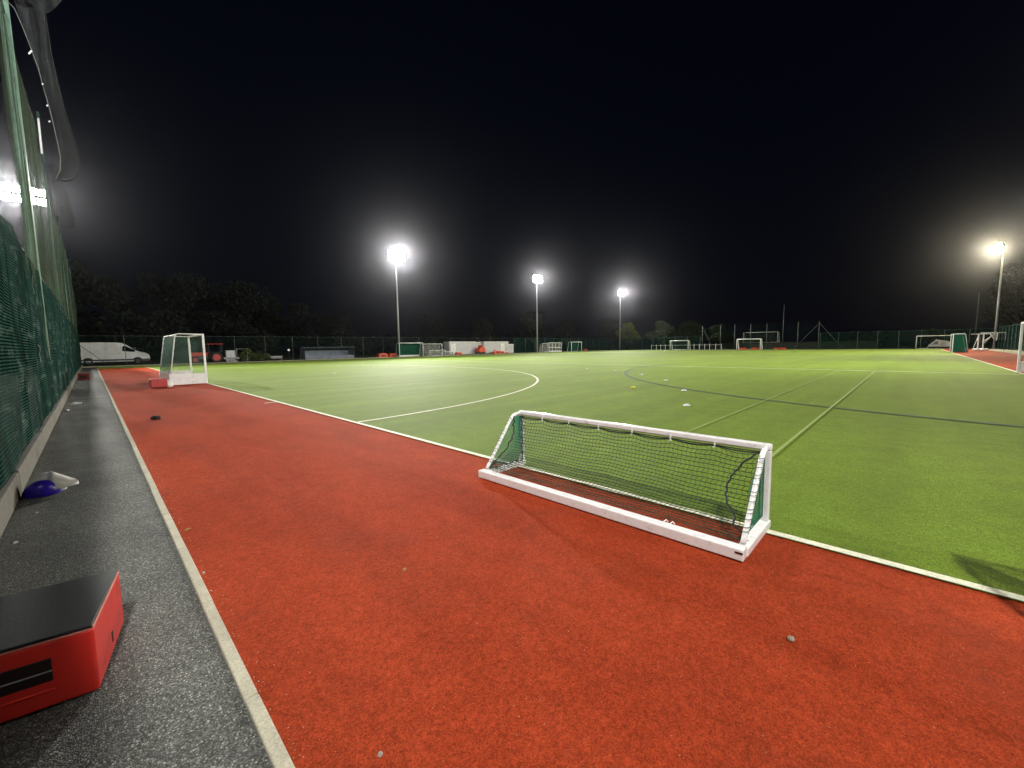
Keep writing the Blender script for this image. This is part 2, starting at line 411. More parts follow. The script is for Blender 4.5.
# ball-stop net above it
bs = empty('ball_stop_net', (XW-.2, 0, 0), 0, 'tall grey ball-stop netting on green posts, the nearest coloured as if lit, rising behind the windbreak fence', 'netting')
rows = []
nz = 30; ys = [11.8+.4*i for i in range(116)]
for iz in range(nz+1):
    t = iz/nz; row = []
    for y in ys:
        top = 9.3 + .25*math.sin(y*.31) - .35*abs(math.sin(math.pi*(y-12.8)/9.2))
        z = 2.9 + (top-2.9)*t
        x = .06 + .10*math.sin(math.pi*t)*math.sin(y*.45+1) + .09*noise.noise(Vector((y*.35, z*.25, 2))) + .05*noise.noise(Vector((y*1.8, z*.2, 7)))
        row.append((x, y, z))
    rows.append(row)
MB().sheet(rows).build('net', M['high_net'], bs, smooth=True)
for i, (y, h) in enumerate([(3.4, 11), (14.7, 11.6), (26.0, 11.2), (37.2, 9.6), (48.4, 9.5), (58.0, 9.5)]):
    MB().tube([(.05, y, 0), (.05, y, h)], [.09, .08] if i == 1 else [.045,.04], 12).build('post', M['pole_green_lit' if i == 1 else 'post_green'], bs, smooth=True)  # nearest visible post is coloured paler as if lit, the rest stay dark
# top rope, swags and a slack fold hanging off the nearest post over the path
k = MB()
k.tube([(.06, y, 9.3+.25*math.sin(y*.31)-.35*abs(math.sin(math.pi*(y-12.8)/9.2))) for y in ys], .014, 5)
k.build('head_rope', M['cord'], bs)
ox = -(XW-.2)
outer = [(-.12,8.6),(-.10,7.95),(-.09,7.4),(-.03,6.75),(.02,6.3),(.07,5.98),(.14,5.6),(.155,5.3),(.12,5.12),(.05,5.02),(-.06,4.93),(-.15,4.92)]
inner = [(-.56,8.6),(-.47,7.9),(-.39,7.45),(-.32,7.05),(-.25,6.7),(-.19,6.35),(-.17,6.05),(-.15,5.75),(-.13,5.5),(-.12,5.3),(-.15,5.15),(-.22,5.0)]
rows = []
for i, ((xo, zo), (xi, zi)) in enumerate(zip(outer, inner)):
    row = []
    for j in range(9):
        t = j/8; x = xi+(xo-xi)*t; z = zi+(zo-zi)*t
        row.append((x+ox, 12.55+.16*math.sin(t*5+i*.5)+.35*(t-.5)*math.sin(i*.35), z))
    rows.append(row)
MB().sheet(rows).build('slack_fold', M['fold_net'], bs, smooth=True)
rows = []
for i in range(8):     # gathered top
    row = []
    for j in range(14):
        t = j/13; x = -.62+1.02*t; z = 8.05 + .12*math.sin(t*9+i) + i*.28 + .42*t*t*(1 if i == 0 else .9)
        row.append((x+ox, 12.3+.2*math.sin(i+t*4), z))
    rows.append(row)
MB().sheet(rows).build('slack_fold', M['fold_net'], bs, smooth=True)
rope = [(-.60,7.95),(-.5,7.85),(-.43,7.6),(-.35,7.25),(-.28,6.9),(-.24,6.55),(-.19,6.2),(-.155,5.85),(-.13,5.55),(-.115,5.3),(-.14,5.05),(-.22,4.85)]
k = MB(); k.tube([(x+ox, 12.35, z) for x, z in rope], .007, 5)
k.build('rope', M['rope'], bs, smooth=True)
MB().tube([(x+ox, 12.6, z) for x, z in outer], .01, 5).build('rope', M['cord'], bs, smooth=True)
for x, z, l_ in ((-.36,7.12,.09),(-.245,6.6,.03),(-.215,6.22,.03),(-.21,5.93,.03)):
    MB().obox((x+ox, 12.3, z), (.018,.018,l_), Matrix.Rotation(.5,3,'Y')).build('rope_clip', M['clip'], bs)
MB().tube([(-.355+ox, 12.35, 5.95), (-.36+ox, 12.35, 5.3)], .016, 6).build('rope_clip', M['clip'], bs)
# smaller slack pouch further along
rows = []
po = [(-.30,7.9),(-.16,7.2),(-.06,6.55),(-.01,6.1),(-.06,5.8),(-.2,5.7)]; pi_ = [(-.62,7.9),(-.60,7.2),(-.58,6.6),(-.56,6.2),(-.52,6.0),(-.45,5.8)]
for i, ((xo, zo), (xi, zi)) in enumerate(zip(po, pi_)):
    rows.append([(xi+(xo-xi)*j/6+ox, 21.5+.2*math.sin(j+i), zi+(zo-zi)*j/6) for j in range(7)])
MB().sheet(rows).build('slack_fold', M['fold_net'], bs, smooth=True)

# ------------------------------------------------------------------ fences far away
def fence_run(p0, p1, h, step, label, panel, cat='fence', rail=True, name='mesh_fence', post_r=.035):
    a = Vector((*p0, 0)); b_ = Vector((*p1, 0)); d = b_-a; L = d.length; d.normalize()
    root = empty(name, a, math.atan2(d.y, d.x), label, cat)
    n = max(1, round(L/step))
    MB().sheet([[(L*i/n, .04, 0.02) for i in range(n+1)], [(L*i/n, .04, h) for i in range(n+1)]]).build('mesh_panel', panel, root)
    for i in range(n+1):
        MB().tube([(L*i/n, 0, 0), (L*i/n, 0, h+.08)], post_r, 6).build('post', M['post_green'] if panel != M['mesh_far'] else M['steel_far'], root)
    if rail:
        MB().tube([(0, 0, h), (L, 0, h)], .02, 5).build('top_wire', M['post_green'] if panel != M['mesh_far'] else M['steel_far'], root)
    return root
M['steel_far'] = simple('weathered_post_mat', (.09,.11,.10), .6, .2)
fence_run((-4.0, 60), (62.2, 60), 3.1, 3.31, 'see-through mesh fence with grey posts in front of the white van and dark wood', M['mesh_far'])
fence_run((62.6, 60), (102, 60), 3.1, 3.3, 'denser green mesh fence below the bright leafy tree at the far corner', M['mesh_green'])
fence_run((102, 60.0), (102, 36.4), 3.1, 3.0, 'green mesh fence behind the small netted goal and white railing', M['mesh_green'])
fence_run((102, 13.2), (102, -9.6), 3.2, 2.9, 'dark green mesh fence behind the right hand football goal', M['mesh_green'])
fence_run((101.6, -9.9), (30, -9.9), 3.4, 3.0, 'green screened fence along the near side beside the red run-off', M['mesh_green'])
# tall ball-stop behind the far goals
r_ = empty('ball_stop_fence', (102, 36, 0), R(-90), 'tall dark ball-stop netting on posts with a thin high mast at the far end', 'netting')
MB().sheet([[(i*2.25, .05, .02) for i in range(11)], [(i*2.25, .05, 5.5) for i in range(11)]]).build('net', M['mesh_far'], r_)
for yy in (.1, 4.1, 7.1, 10.3, 13.4, 19.0, 22.5):
    MB().tube([(yy, 0, 0), (yy, 0, 5.6)], .07, 8).build('post', M['steel_far'], r_, smooth=True)
for a, b_ in ((22.5, 18.4), (22.5, 26.4), (.1, 2.6)):
    MB().tube([(a, 0, 5.2), (b_, 0, .1)], .05, 6).build('brace', M['steel_far'], r_, smooth=True)
t_ = MB().tube([(0,0,0),(0,0,9.4)], [.1,.05], 8).build('thin_mast', M['steel_far'], None, smooth=True); t_.location = (102.4, 19.7, 0)
tag(t_, 'thin dark unlit mast rising from behind the far ball-stop netting', 'mast')
t_ = MB().tube([(0,0,0),(0,0,9.2)], [.1,.05], 8).build('thin_mast', M['steel_far'], None, smooth=True); t_.location = (103.4, -7.5, 0)
tag(t_, 'thin dark unlit mast left of the right hand floodlight', 'mast')
# fence stay in front of the van
s_ = MB().tube([(-1.0,59.8,2.5),(1.2,59.8,.1)], .03, 6).build('fence_stay', M['grey_dark']); tag(s_, 'dark diagonal fence stay leaning in front of the white van', 'stay')

# ------------------------------------------------------------------ floodlight masts
def make_mast(lens):
    root = empty('floodlight_mast')
    MB().tube([(0,0,0),(0,0,7.5),(0,0,15.0)], [.17,.13,.085], 14).build('pole', M['steel'], root, smooth=True)
    MB().box(-.22,.22,-.22,.22,0,.04).build('base_plate', M['steel'], root)
    MB().box(.06,.26,-.1,.1,.9,1.5).build('control_box', M['grey'], root, bevel=.01)
    for z in (14.75, 15.55): MB().box(-1.35,1.35,-.05,.05,z-.06,z+.06).build('crossarm', M['steel'], root)
    rot = Matrix.Rotation(R(-18), 3, 'X')
    for x, z in [(x, z) for z in (14.98, 15.78) for x in (-1.05, -.35, .35, 1.05)]:  # extra heads in two rows widen the bank to suggest lens glare
        h = MB(); h.obox((x, .22, z), (.62, .22, .6), rot); h.obox((x, .06, z), (.3,.2,.3), rot)
        ho = h.build('floodlight', M['grey_dark'], root, bevel=.03)
        c = Vector((x, .22, z)) + rot @ Vector((0, .122, 0))
        MB().obox(c, (.56, .02, .54), rot).build('lens', lens, ho)
    return root
MAST_H = 15
m0 = make_mast(M['lens'])
def light_at(x, y, face, e, c, aim):
    l = bpy.data.lights.new('floodlight_beam', 'SPOT'); l.energy = e; l.color = c; l.shadow_soft_size = .4
    l.spot_size = R(104 if (face < 0 and x < 50) else 140); l.spot_blend = 1
    o = bpy.data.objects.new('floodlight_beam', l); col.objects.link(o); o.location = (x, y+face*.9, 15.35)
    d = Vector((*aim, 0)) - o.location; o.rotation_euler = d.to_track_quat('-Z', 'Y').to_euler()
masts = [
 (-3.0, 57.2, -1, 'floodlight mast glowing through the netting at the left edge'),
 (33.6, 57.2, -1, 'tallest looking floodlight mast, just left of the white cabins'),
 (66.5, 57.2, -1, 'floodlight mast standing between the white cabins and the stacked white goals'),
 (101.0, 57.2, -1, 'floodlight mast standing in front of the bright leafy tree'),
 (99.0, -9.25, 1, 'yellowish floodlight mast at the far right of the pitch'),
 (66.0, -9.25, 1, 'floodlight mast beside the right hand run-off'),
 (33.0, -9.25, 1, 'floodlight mast on the near side past the camera'),
 (-3.0, -9.25, 1, 'floodlight mast behind the camera')]
E0 = 42000
WT = [2.0, 2.7, 1.15, 1.35, 1.35, 1.05, .85, .43]
AIM = [(20,6),(22,-6),(56,6),(70,8),(52,14),(62,44),(35,46),(12,46)]
for i, (x, y, face, lab) in enumerate(masts):
    if i == 0: o = m0
    elif i == 4: o = make_mast(M['lens_warm'])
    else: o = copy_tree(m0)
    o.location = (x, y, 0); o.rotation_euler = (0, 0, 0 if face > 0 else math.pi)
    tag(o, lab, 'floodlight', 'floodlight masts round the pitch')
    light_at(x, y, face, E0*WT[i], (1.0, .97, .9) if i != 4 else (1, .88, .6), AIM[i])

# ------------------------------------------------------------------ the small goal in front
def wire(mb, p0, p1, r, sag=0, n=8, k=4, ax=(0,0,-1)):
    p0 = Vector(p0); p1 = Vector(p1); a = Vector(ax)
    mb.tube([p0.lerp(p1, i/n) + a*sag*4*(i/n)*(1-i/n) for i in range(n+1)], r, k, False)
def make_small_goal():
    # local frame: x = along the mouth (0..W), y = depth towards the pitch (0 back rail, D mouth)
    W, D, H = 2.58, .635, .64
    g = empty('small_goal')
    t = .028
    MB().box(-.03, W+.03, -.045, .045, .0, .082).build('back_rail', M['white_alu'], g, bevel=.008)
    for x in (0, W):
        MB().box(x-.035, x+.035, .047, D+.035, .0, .062).build('side_rail', M['white_alu'], g, bevel=.008)
        MB().box(x-.026, x+.026, D-.026, D+.026, .063, H-.027).build('post', M['white_alu'], g, bevel=.006)
        pts = [(x, D-.027, H+.0), (x, D-.10, H-.004), (x, D-.15, H-.022), (x, D-.19, H-.06), (x, .09, .12), (x, .06, .084)]
        MB().tube(pts, .019, 10).build('slanted_bar', M['white_alu'], g, smooth=True)
    MB().box(-.028, W+.028, D-.028, D+.028, H-.026, H+.028).build('crossbar', M['white_alu'], g, bevel=.012)
    # back net, hung on the cord under the crossbar, sagging to the back rail
    def P(u, v):     # u 0..1 along, v 0..1 down
        uu = max(0, min(1, u))
        scal = .028*abs(math.sin(uu*math.pi*7)) if v < .02 else .028*abs(math.sin(uu*math.pi*7))*(1-min(1, v*5))
        y = (D-.05) + (.07-(D-.05))*v ; z = (H-.035) + (.095-(H-.035))*v
        bow = math.sin(math.pi*v)
        y += .12*bow*(.55+.45*math.sin(math.pi*uu)); z -= .12*bow + scal
        z += .012*noise.noise(Vector((u*7, v*3, 1))); y += .012*noise.noise(Vector((u*9, v*4, 5)))
        y += .06*bow*bow*noise.noise(Vector((u*3.1, 2, v)))
        x = W*uu + .015*noise.noise(Vector((u*5, v*6, 8)))*bow
        return (min(max(x, .012), W-.012), y, max(z, .03))
    nu, nv = 66, 23
    k = MB()
    for i in range(nu+1):
        k.tube([P(i/nu+(.0035 if j % 2 else -.0035), j/23) for j in range(24)], .0023, 3, False)
    for j in range(nv+1):
        k.tube([P(i/60, j/nv) for i in range(61)], .0034, 3, False)
    # slack net lying over the back rail on the ground
    for j in range(4):
        k.tube([(W*i/30+.01, .06+.035*j+.02*noise.noise(Vector((i*.4, j, 0))), .03+.012*j+.015*noise.noise(Vector((i*.5, j, 4)))) for i in range(31)], .0025, 3, False)
    k.build('back_net', M['thread'], g)
    # side nets (denser, green) with a black border cord
    for x, s in ((0, 1), (W, -1)):
        k = MB()
        def S(u, v):   # v down, u from slanted bar to post
            z = (H-.03)+(.10-(H-.03))*v; yb = (D-.19) + (.10-(D-.19))*max(0, min(1, (v-.02)/.98)); 
            y = yb+(D-.03-yb)*u
            return (x+s*.01+s*.05*math.sin(math.pi*v)*math.sin(math.pi*u), y, z - .02*math.sin(math.pi*u)*math.sin(math.pi*v))
        for i in range(31): k.tube([S(i/30, j/8) for j in range(9)], .0021, 3, False)
        for j in range(27): k.tube([S(i/6, j/26) for i in range(7)], .0021, 3, False)
        k.build('side_net', M['thread_green'], g)
        k = MB()
        pts = []
        for j in range(49):
            v = j/48; z = (H-.02)+(.10-(H-.02))*v
            yb = (D-.16)+(.08-(D-.16))*v + .08*math.sin(math.pi*v) + .03*noise.noise(Vector((v*9, x, 1)))+.012*noise.noise(Vector((v*26, x, 3)))
            xx = x+s*(.03+.16*math.sin(math.pi*min(1,v*1.05))**1.0*(1 if x else .35) + .03*noise.noise(Vector((v*8, 4, x))) + .014*noise.noise(Vector((v*24, 4, x))))
            pts.append((xx, yb, z))
        k.tube(pts, .007, 6)
        k.tube([(x+s*.035, D-.03+.012*noise.noise(Vector((j*.6, x, 2))), (H-.03)+(.08-(H-.03))*j/16) for j in range(17)], .006, 6)
        k.tube([(x+s*.04, .08+(D-.1)*j/10, .085+.008*math.sin(j*2)) for j in range(11)], .005, 5)
        k.build('border_cord', M['cord'], g, smooth=True)
        k = MB()
        for j in range(14):      # net lacing wound round the slanted bar and post
            v = (j+.5)/14; z = (H-.03)+(.12-(H-.03))*v; yb = (D-.19)+(.09-(D-.19))*v
            for zz, yy, rr in (((z, yb, .0225), (z, D, .037)) if x == 0 else ((z, yb, .0225),)):
                k.tube([(x+rr*math.cos(a), yy+rr*math.sin(a), zz+.018*a/6.3+(.006 if j % 3 else -.008)) for a in [i*math.pi/4 for i in range(9)]], .0028, 4)
        for j in range(9 if x == 0 else 0):
            y_ = .1+j*.06; k.tube([(x-.038, y_, .03), (x-.038, y_, .066), (x+.038, y_+.02, .066), (x+.038, y_+.02, .03)], .003, 4)
        k.build('lacing', M['thread'], g)
    # cord along the crossbar, in shallow swags between the clips
    k = MB(); n = 7
    for i in range(n):
        a, b_ = W*i/n, W*(i+1)/n
        wire(k, (a, D-.045, H-.034), (b_, D-.045, H-.034), .006, .017, 8, 6)
        wire(k, (a, D-.045, H-.03), (b_, D-.045, H-.03), .0045, .006, 4, 6)
    k.build('head_cord', M['cord'], g, smooth=True)
    for i in range(1, n):
        k = MB().tube([(W*i/n, D-.045, H+.004), (W*i/n, D-.052, H-.03), (W*i/n+.004, D-.046, H-.05), (W*i/n-.012, D-.05, H-.052)], .006, 6)
        k.build('net_clip', M['clip'], g)
    for u_ in (.79, .81):
        MB().tube([(W*u_, .03, .084), (W*u_+.012, .05, .097), (W*u_+.03, .045, .084)], .005, 6).build('net_clip', M['clip'], g)
    k = MB()
    k.box(W-.02, W+.028, -.0475, -.0455, .05, .062); k.build('end_mark', M['dark'], g)
    return g
sg = make_small_goal()
# local x -> world -Y , local y -> world +X
sg.location = (2.935, 3.33, 0); sg.rotation_euler = (0, 0, R(-90))
tag(sg, 'small white goal with black net standing across the white line in the foreground', 'goal')
sg2 = place_copy(sg, (3.02, -.64, 0), R(-90), 'second small goal just outside the right edge, only its shadow on the line shows')

# ------------------------------------------------------------------ hockey goals
def make_hockey(netmat, backmat, sidemat, name='hockey_goal', back_net=None):
    g = empty(name)
    for x in (-1.86, 1.86):
        MB().box(x-.035, x+.035, -.05, .03, 0, 2.17).build('post', M['white'], g, bevel=.006)
        MB().tube([(x, -.05, 2.14), (x, -.85, 2.16), (x, -.93, 2.14), (x, -.97, 2.07), (x, -1.27, .03)], .023, 8).build('rear_frame', M['white'], g, smooth=True)
        MB().box(x-.02, x+.02, -1.26, -.052, .005, .46).build('side_board', sidemat, g, bevel=.004)
    MB().box(-1.823, 1.823, -.05, .03, 2.10, 2.17).build('crossbar', M['white'], g, bevel=.006)
    MB().tube([(-1.84,-.93,2.12),(1.84,-.93,2.12)], .022, 8).build('rear_crossbar', M['white'], g)
    MB().box(-1.838, 1.838, -1.23, -1.2, .005, .46).build('back_board', backmat, g)
    k = MB()
    k.sheet([[(-1.82, -.06, 2.1), (1.82, -.06, 2.1)], [(-1.82, -.93, 2.1), (1.82, -.93, 2.1)]])
    k.build('net', netmat, g)
    MB().sheet([[(-1.82, -.95, 2.08), (1.82, -.95, 2.08)], [(-1.82, -1.23, .47), (1.82, -1.23, .47)]]).build('net', back_net or netmat, g)
    for x in (-1.83, 1.83): MB().sheet([[(x, -.06, 2.1), (x, -.94, 2.08)], [(x, -.06, .46), (x, -1.2, .47)]]).build('net', netmat, g)
    return g
hg = make_hockey(M['goal_net'], M['white'], M['white'], back_net=M['goal_net_green'])
hg.location = (XA, 24.13, 0); hg.rotation_euler = (0,0,R(-90)); tag(hg, 'white hockey goal with side boards on the back line at left', 'goal')
h2 = place_copy(hg, (XA+22.9, YB, 0), 0, 'hockey goal at the right edge of which only one white post shows'); h2['category'] = 'goal'
h3 = make_hockey(M['goal_net_green'], M['white'], M['goal_net_green'])
h3.location = (72.0, YB, 0); tag(h3, 'hockey goal with green net on the right side line', 'goal')

# ------------------------------------------------------------------ other goals
def make_frame_goal(name, W, H, D, r, netmat, top_depth=.5, lower=None, mat=None):
    """mouth along x, depth towards -y"""
    mat = mat or M['white']
    g = empty(name)
    for x in (-W/2, W/2):
        MB().tube([(x,0,0),(x,0,H-.1),(x,0,H)], r, 8).build('post', mat, g, smooth=True)
        MB().tube([(x,-.02,H-.02),(x,-top_depth,H-.05),(x,-D,.04),(x,0,.04)], r*.55, 6).build('side_frame', mat, g, smooth=True)
    MB().tube([(-W/2,0,H),(W/2,0,H)], r, 8).build('crossbar', mat, g, smooth=True)
    MB().tube([(-W/2,-D,.04),(W/2,-D,.04)], r*.7, 6).build('ground_bar', mat, g, smooth=True)
    if lower:
        MB().box(-W/2, W/2, -D+.03, -D+.07, .02, lower).build('kick_board', mat, g)
    k = MB(); k.sheet([[(-W/2,-.02,H-.03),(W/2,-.02,H-.03)],[(-W/2,-top_depth,H-.06),(W/2,-top_depth,H-.06)],[(-W/2,-D,.05),(W/2,-D,.05)]])
    for x in (-W/2+.02, W/2-.02): k.add([(x,-.02,H-.03),(x,-top_depth,H-.06),(x,-D,.05),(x,-.02,.05)], [(0,1,2,3)])
    k.build('net', netmat, g)
    return g
def put(o, x, y, deg, label, cat='goal', group=None, z=0):
    o.location = (x, y, z); o.rotation_euler = (0,0,R(deg)); return tag(o, label, cat, group)
# facing: mouth normal is local +y. far-side goals face the pitch (-Y) -> 180
put(make_frame_goal('green_net_goal', 4.2, 2.15, 1.1, .06, M['goal_net_green'], .8, .3), 34.8, 55.6, 180, 'white framed goal with dense green net beside the first floodlight pole')
put(make_frame_goal('white_goal', 3.7, 1.98, 1.1, .055, M['goal_net_white'], .6, None), 38.6, 55.4, 180, 'white goal overlapping the green netted one')
put(make_frame_goal('low_goal', 3.0, .95, .8, .045, M['goal_net_white'], .3, None), 38.7, 54.2, 180, 'low white goal set in front of the taller white one')
put(make_frame_goal('low_goal', 2.4, .68, .6, .045, M['goal_net_white'], .3, None), 41.4, 55.2, 180, 'lowest white goal between the white goal and the cabins')
put(make_frame_goal('low_goal', 1.7, .6, .6, .04, M['goal_net_white'], .3, None), 44.3, 56.4, 180, 'little white goal next to the orange crate')
sw = put(make_frame_goal('white_goal', 4.3, 2.05, 1.2, .07, M['goal_net_white'], .6, .35), 71.0, 55.9, 180, 'white goal stored right of the second pole')
MB().box(-2.1, 2.1, .05, .12, .95, 1.08).build('stored_rail', M['white'], sw)
MB().box(-2.1, 2.1, .05, .12, .05, .35).build('stored_rail', M['white'], sw)
for x in (-1.2, 0, 1.2): MB().box(x-.05, x+.05, .13, .18, .05, 2.0).build('stored_rail', M['white'], sw)
put(make_frame_goal('white_goal', 1.6, 1.9, 1.0, .05, M['goal_net_white'], .6), 67.9, 56.2, 180, 'narrow white goal end-on beside the second floodlight pole')
put(make_frame_goal('green_net_goal', 4.0, 2.2, 1.2, .08, M['goal_net_green'], .8), 79.0, 55.9, 180, 'square looking white goal with dense green net between second and third poles')
# far end goals: face -X ; local +y -> world -X : rot 90
put(make_frame_goal('football_goal', 4.3, 2.2, 1.3, .09, M['goal_net'], .8), 98, 39.8, 90, 'small football goal with railings either side at the far end')
put(make_frame_goal('football_goal', 4.5, 2.25, 1.5, .11, M['goal_net'], .8), 98, 25.0, 90, 'small football goal with orange items behind it at the far end')
put(make_frame_goal('football_goal', 4.3, 2.2, 1.2, .07, M['mesh_far'], .7), 98.6, -2.65, 90, 'wide pale football goal in front of the white sheeted trolley')
# bank and big goal beyond
k = MB().add([(108,45,-.02),(112,45,1.5),(150,45,1.5),(108,5,-.02),(112,5,1.5),(150,5,1.5)], [(0,3,4,1),(1,4,5,2)])
tag(k.build('grass_bank', M['bank']), kind='structure')
put(make_frame_goal('large_goal', 7.3, 2.44, 1.8, .07, M['goal_net'], .9), 113, 26.4, 90, 'large football goal above and behind the fence at the far end', z=1.5)

# railing
rl = empty('railing', (99.3, 0, 0), 0, 'low white post railing either side of the far football goal', 'railing')
for yy in (47.3, 46.0, 44.9, 43.7, 36.8, 35.6, 34.4, 33.3, 32.0, 30.8):
    MB().box(-.05, .05, yy-.05, yy+.05, 0, 1.35).build('post', M['white'], rl)
MB().box(-.02, .02, 30.8, 47.3, 1.1, 1.16).build('rail', M['white'], rl)

# stored frames at the right end
fr = empty('stored_goal_frame', (80.0, -6.3, 0), R(-90), 'white metal goal frame folded on a white ballast base at the right end', 'goal frame')
MB().box(-.65, .65, -.5, .5, .05, .3).build('ballast_base', M['white'], fr, bevel=.06)
for a in (-.22, .22): MB().tube([(a, 0, .3), (a, 0, 2.2)], .075, 8).build('upright', M['white'], fr, smooth=True)
MB().tube([(-.9,0,2.17),(.6,0,2.17)], .045, 8).build('top_bar', M['white'], fr)
for a, z0, b_, z1 in ((-.2,2.1,-.6,.3),(.24,.9,1.0,2.1)): MB().tube([(a, .1, z0), (b_, .12, z1)], .035, 6).build('brace', M['white'], fr)
f2 = empty('stored_goal_frame', (81, -7.2, 0), R(-90), 'white goal frame held high beside the right pole with its bars hanging', 'goal frame')
for a, b_ in (((-.9,0,2.3),(1.2,0,2.3)), ((1.2,0,2.35),(1.2,0,1.3)), ((.55,0,2.3),(.5,0,1.3)), ((-.5,0,1.3),(.35,0,2.2)), ((-.1,0,2.2),(.3,0,1.5))):
    MB().tube([a, b_], .055, 8).build('bar', M['white'], f2, smooth=True)
for x in (-.85, 1.15): MB().tube([(x,-.15,0),(x,-.15,2.25)], .03, 6).build('stand', M['grey_dark'], f2)

# ------------------------------------------------------------------ vehicles
def wheel(parent, x, y, r, w, hub=M['grey_dark']):
    k = MB(); n = 24; pr = [(r*.62, -w/2), (r*.93, -w/2), (r, -w/2+.03), (r, w/2-.03), (r*.93, w/2), (r*.62, w/2)]
    base = 0
    vs = []; fs = []
    for rr, yy in pr:
        for i in range(n): t = 2*math.pi*i/n; vs.append((x+rr*math.cos(t), y+yy, r+rr*math.sin(t)))
    for i in range(len(pr)-1):
        for j in range(n): a = i*n+j; b_ = i*n+(j+1) % n; fs.append((a, b_, b_+n, a+n))
    wo = k.add(vs, fs).build('wheel', M['tyre'], parent, smooth=True)
    h = MB().tube([(x, y-w*.42, r), (x, y+w*.42, r)], r*.62, 20); h.build('rim', hub, wo)
    return wo
# van : side towards the pitch, nose to +X
van = empty('white_van', (-1.55, 64.2, 0), 0, 'long white high-roof panel van parked behind the fence at left', 'van')
body = [(0,.42),(0,.95),(.03,2.35),(.12,2.58),(.3,2.66),(2.4,2.68),(3.7,2.66),(4.1,2.58),(4.45,2.38),(5.15,1.72),(5.55,1.52),(6.1,1.34),(6.3,1.18),(6.36,.9),(6.36,.5),(6.2,.42)]
body = [(x, z if z < .6 else z*.925) for x, z in body]
MB().prism(body, -.98, .98).build('body', M['van'], van, bevel=.06)
MB().prism([(.3,.36),(.3,.44),(5.0,.44),(5.0,.36)], -1.01, -.997).build('sill_stripe', M['white'], van)
MB().prism([(.05,.3),(.05,.62),(6.3,.62),(6.34,.3)], -.995, .995).build('lower_trim', M['grey_dark'], van)
wn = [(4.08,1.5),(4.12,2.0),(4.3,2.1),(4.6,1.93),(5.2,1.5),(5.05,1.4)]
MB().prism(wn, -1.0, -.96).build('side_window', M['glass'], van); MB().prism(wn, .96, 1.0).build('side_window', M['glass'], van)
MB().add([(4.52,-.85,2.17),(4.52,.85,2.17),(5.2,.88,1.6),(5.2,-.88,1.6)], [(0,3,2,1)]).build('windscreen', M['glass'], van)
for s in (-1, 1):
    MB().obox((6.08, s*.78, 1.04), (.4,.36,.2), Matrix.Rotation(.25,3,'Y')).build('headlight', M['glass'], van, bevel=.03)
    MB().box(5.0,5.2,min(s*1.0,s*1.2),max(s*1.0,s*1.2),1.6,1.9).build('mirror', M['grey_dark'], van, bevel=.03)
    for x in (1.35, 5.3):
        wheel(van, x, s*.9, .35, .24)
        arch = [(x+.46*math.cos(R(a)), .36+.46*math.sin(R(a))) for a in range(0,181,15)]
        MB().prism(arch, s*.97, s*.99).build('wheel_arch', M['dark'], van)
k = MB()
for x in (1.6, 2.9, 4.0): k.box(x-.008, x+.008, -.988, -.982, .55, 2.45)
k.box(.1, 4.0, -.988, -.982, 1.25, 1.262); k.box(1.65, 2.85, -.988, -.982, 2.2, 2.21)
k.build('door_seam', M['grey'], van)
MB().box(.02,.09,-.99,-.9,1.1,1.5).build('tail_light', M['tractor_red'], van)
MB().box(3.78,3.95,-1.0,-.98,1.2,1.24).build('door_handle', M['grey_dark'], van)
# sheeted trolley behind the right football goal
stk = empty('sheeted_trolley', (101.0, -3.3, 0), R(90), 'white sheeted trolley with a slanted front behind the wide pale goal', 'trolley')
MB().prism([(-1.5,.35),(-1.5,1.0),(-.9,1.35),(.4,1.55),(1.25,.6),(1.3,.35)], -.6, .6).build('sheet', M['van'], stk, bevel=.05)
MB().prism([(-.75,.5),(-.75,1.15),(-.1,1.2),(-.1,.5)], .61, .64).build('panel', M['paper'], stk)
MB().prism([(.15,.75),(.2,1.3),(.4,1.3),(.9,.75)], .61, .63).build('dark_gap', M['grey'], stk)
MB().tube([(1.45,.62,.2),(.35,.62,1.62)], .05, 6).build('front_bar', M['white'], stk)
for x in (-1.1, .9):
    wheel(stk, x, -.5, .2, .12); wheel(stk, x, .5, .2, .12)
# tractor behind the left hockey goal, nose to the left
tr = empty('red_tractor', (10.3, 58.9, 0), R(180), 'small red tractor with roll-over canopy seen beside the left hockey goal', 'tractor')
MB().box(.7, 2.5, -.3, .3, .75, 1.25).build('bonnet', M['tractor_red'], tr, bevel=.1)
MB().box(-.3, 2.3, -.18, .18, .45, .75).build('chassis', M['grey_dark'], tr)
MB().box(-.75, .85, -.6, .6, 2.14, 2.22).build('canopy', M['tractor_red'], tr, bevel=.03)
for s in (-1, 1):
    MB().tube([(-.6, s*.5, .7), (-.62, s*.5, 2.15)], .035, 6).build('roll_bar', M['grey_dark'], tr)
    MB().tube([(.6, s*.5, .7), (.7, s*.5, 2.15)], .03, 6).build('roll_bar', M['grey_dark'], tr)
    wheel(tr, 0, s*.62, .62, .32, M['tractor_red']); wheel(tr, 2.0, s*.5, .38, .2, M['tractor_red'])
    fd = MB(); rows = []
    for a in range(20, 170, 12):
        rows.append([(.72*math.cos(R(a)), s*.45, .62+.72*math.sin(R(a))), (.72*math.cos(R(a)), s*.82, .62+.72*math.sin(R(a)))])
    fd.sheet(rows).build('mudguard', M['grey'], tr)
MB().box(-.45, -.05, -.22, .22, .95, 1.02).build('seat', M['grey_dark'], tr, bevel=.02); MB().box(-.5,-.42,-.22,.22,1.0,1.4).build('seat_back', M['grey_dark'], tr)
MB().tube([(.45,0,1.0),(.35,0,1.35)], .02, 6).build('steering_column', M['grey_dark'], tr)
MB().box(-2.3,-.7,-.5,.5,.35,.6).build('rear_roller', M['grey'], tr, bevel=.04)

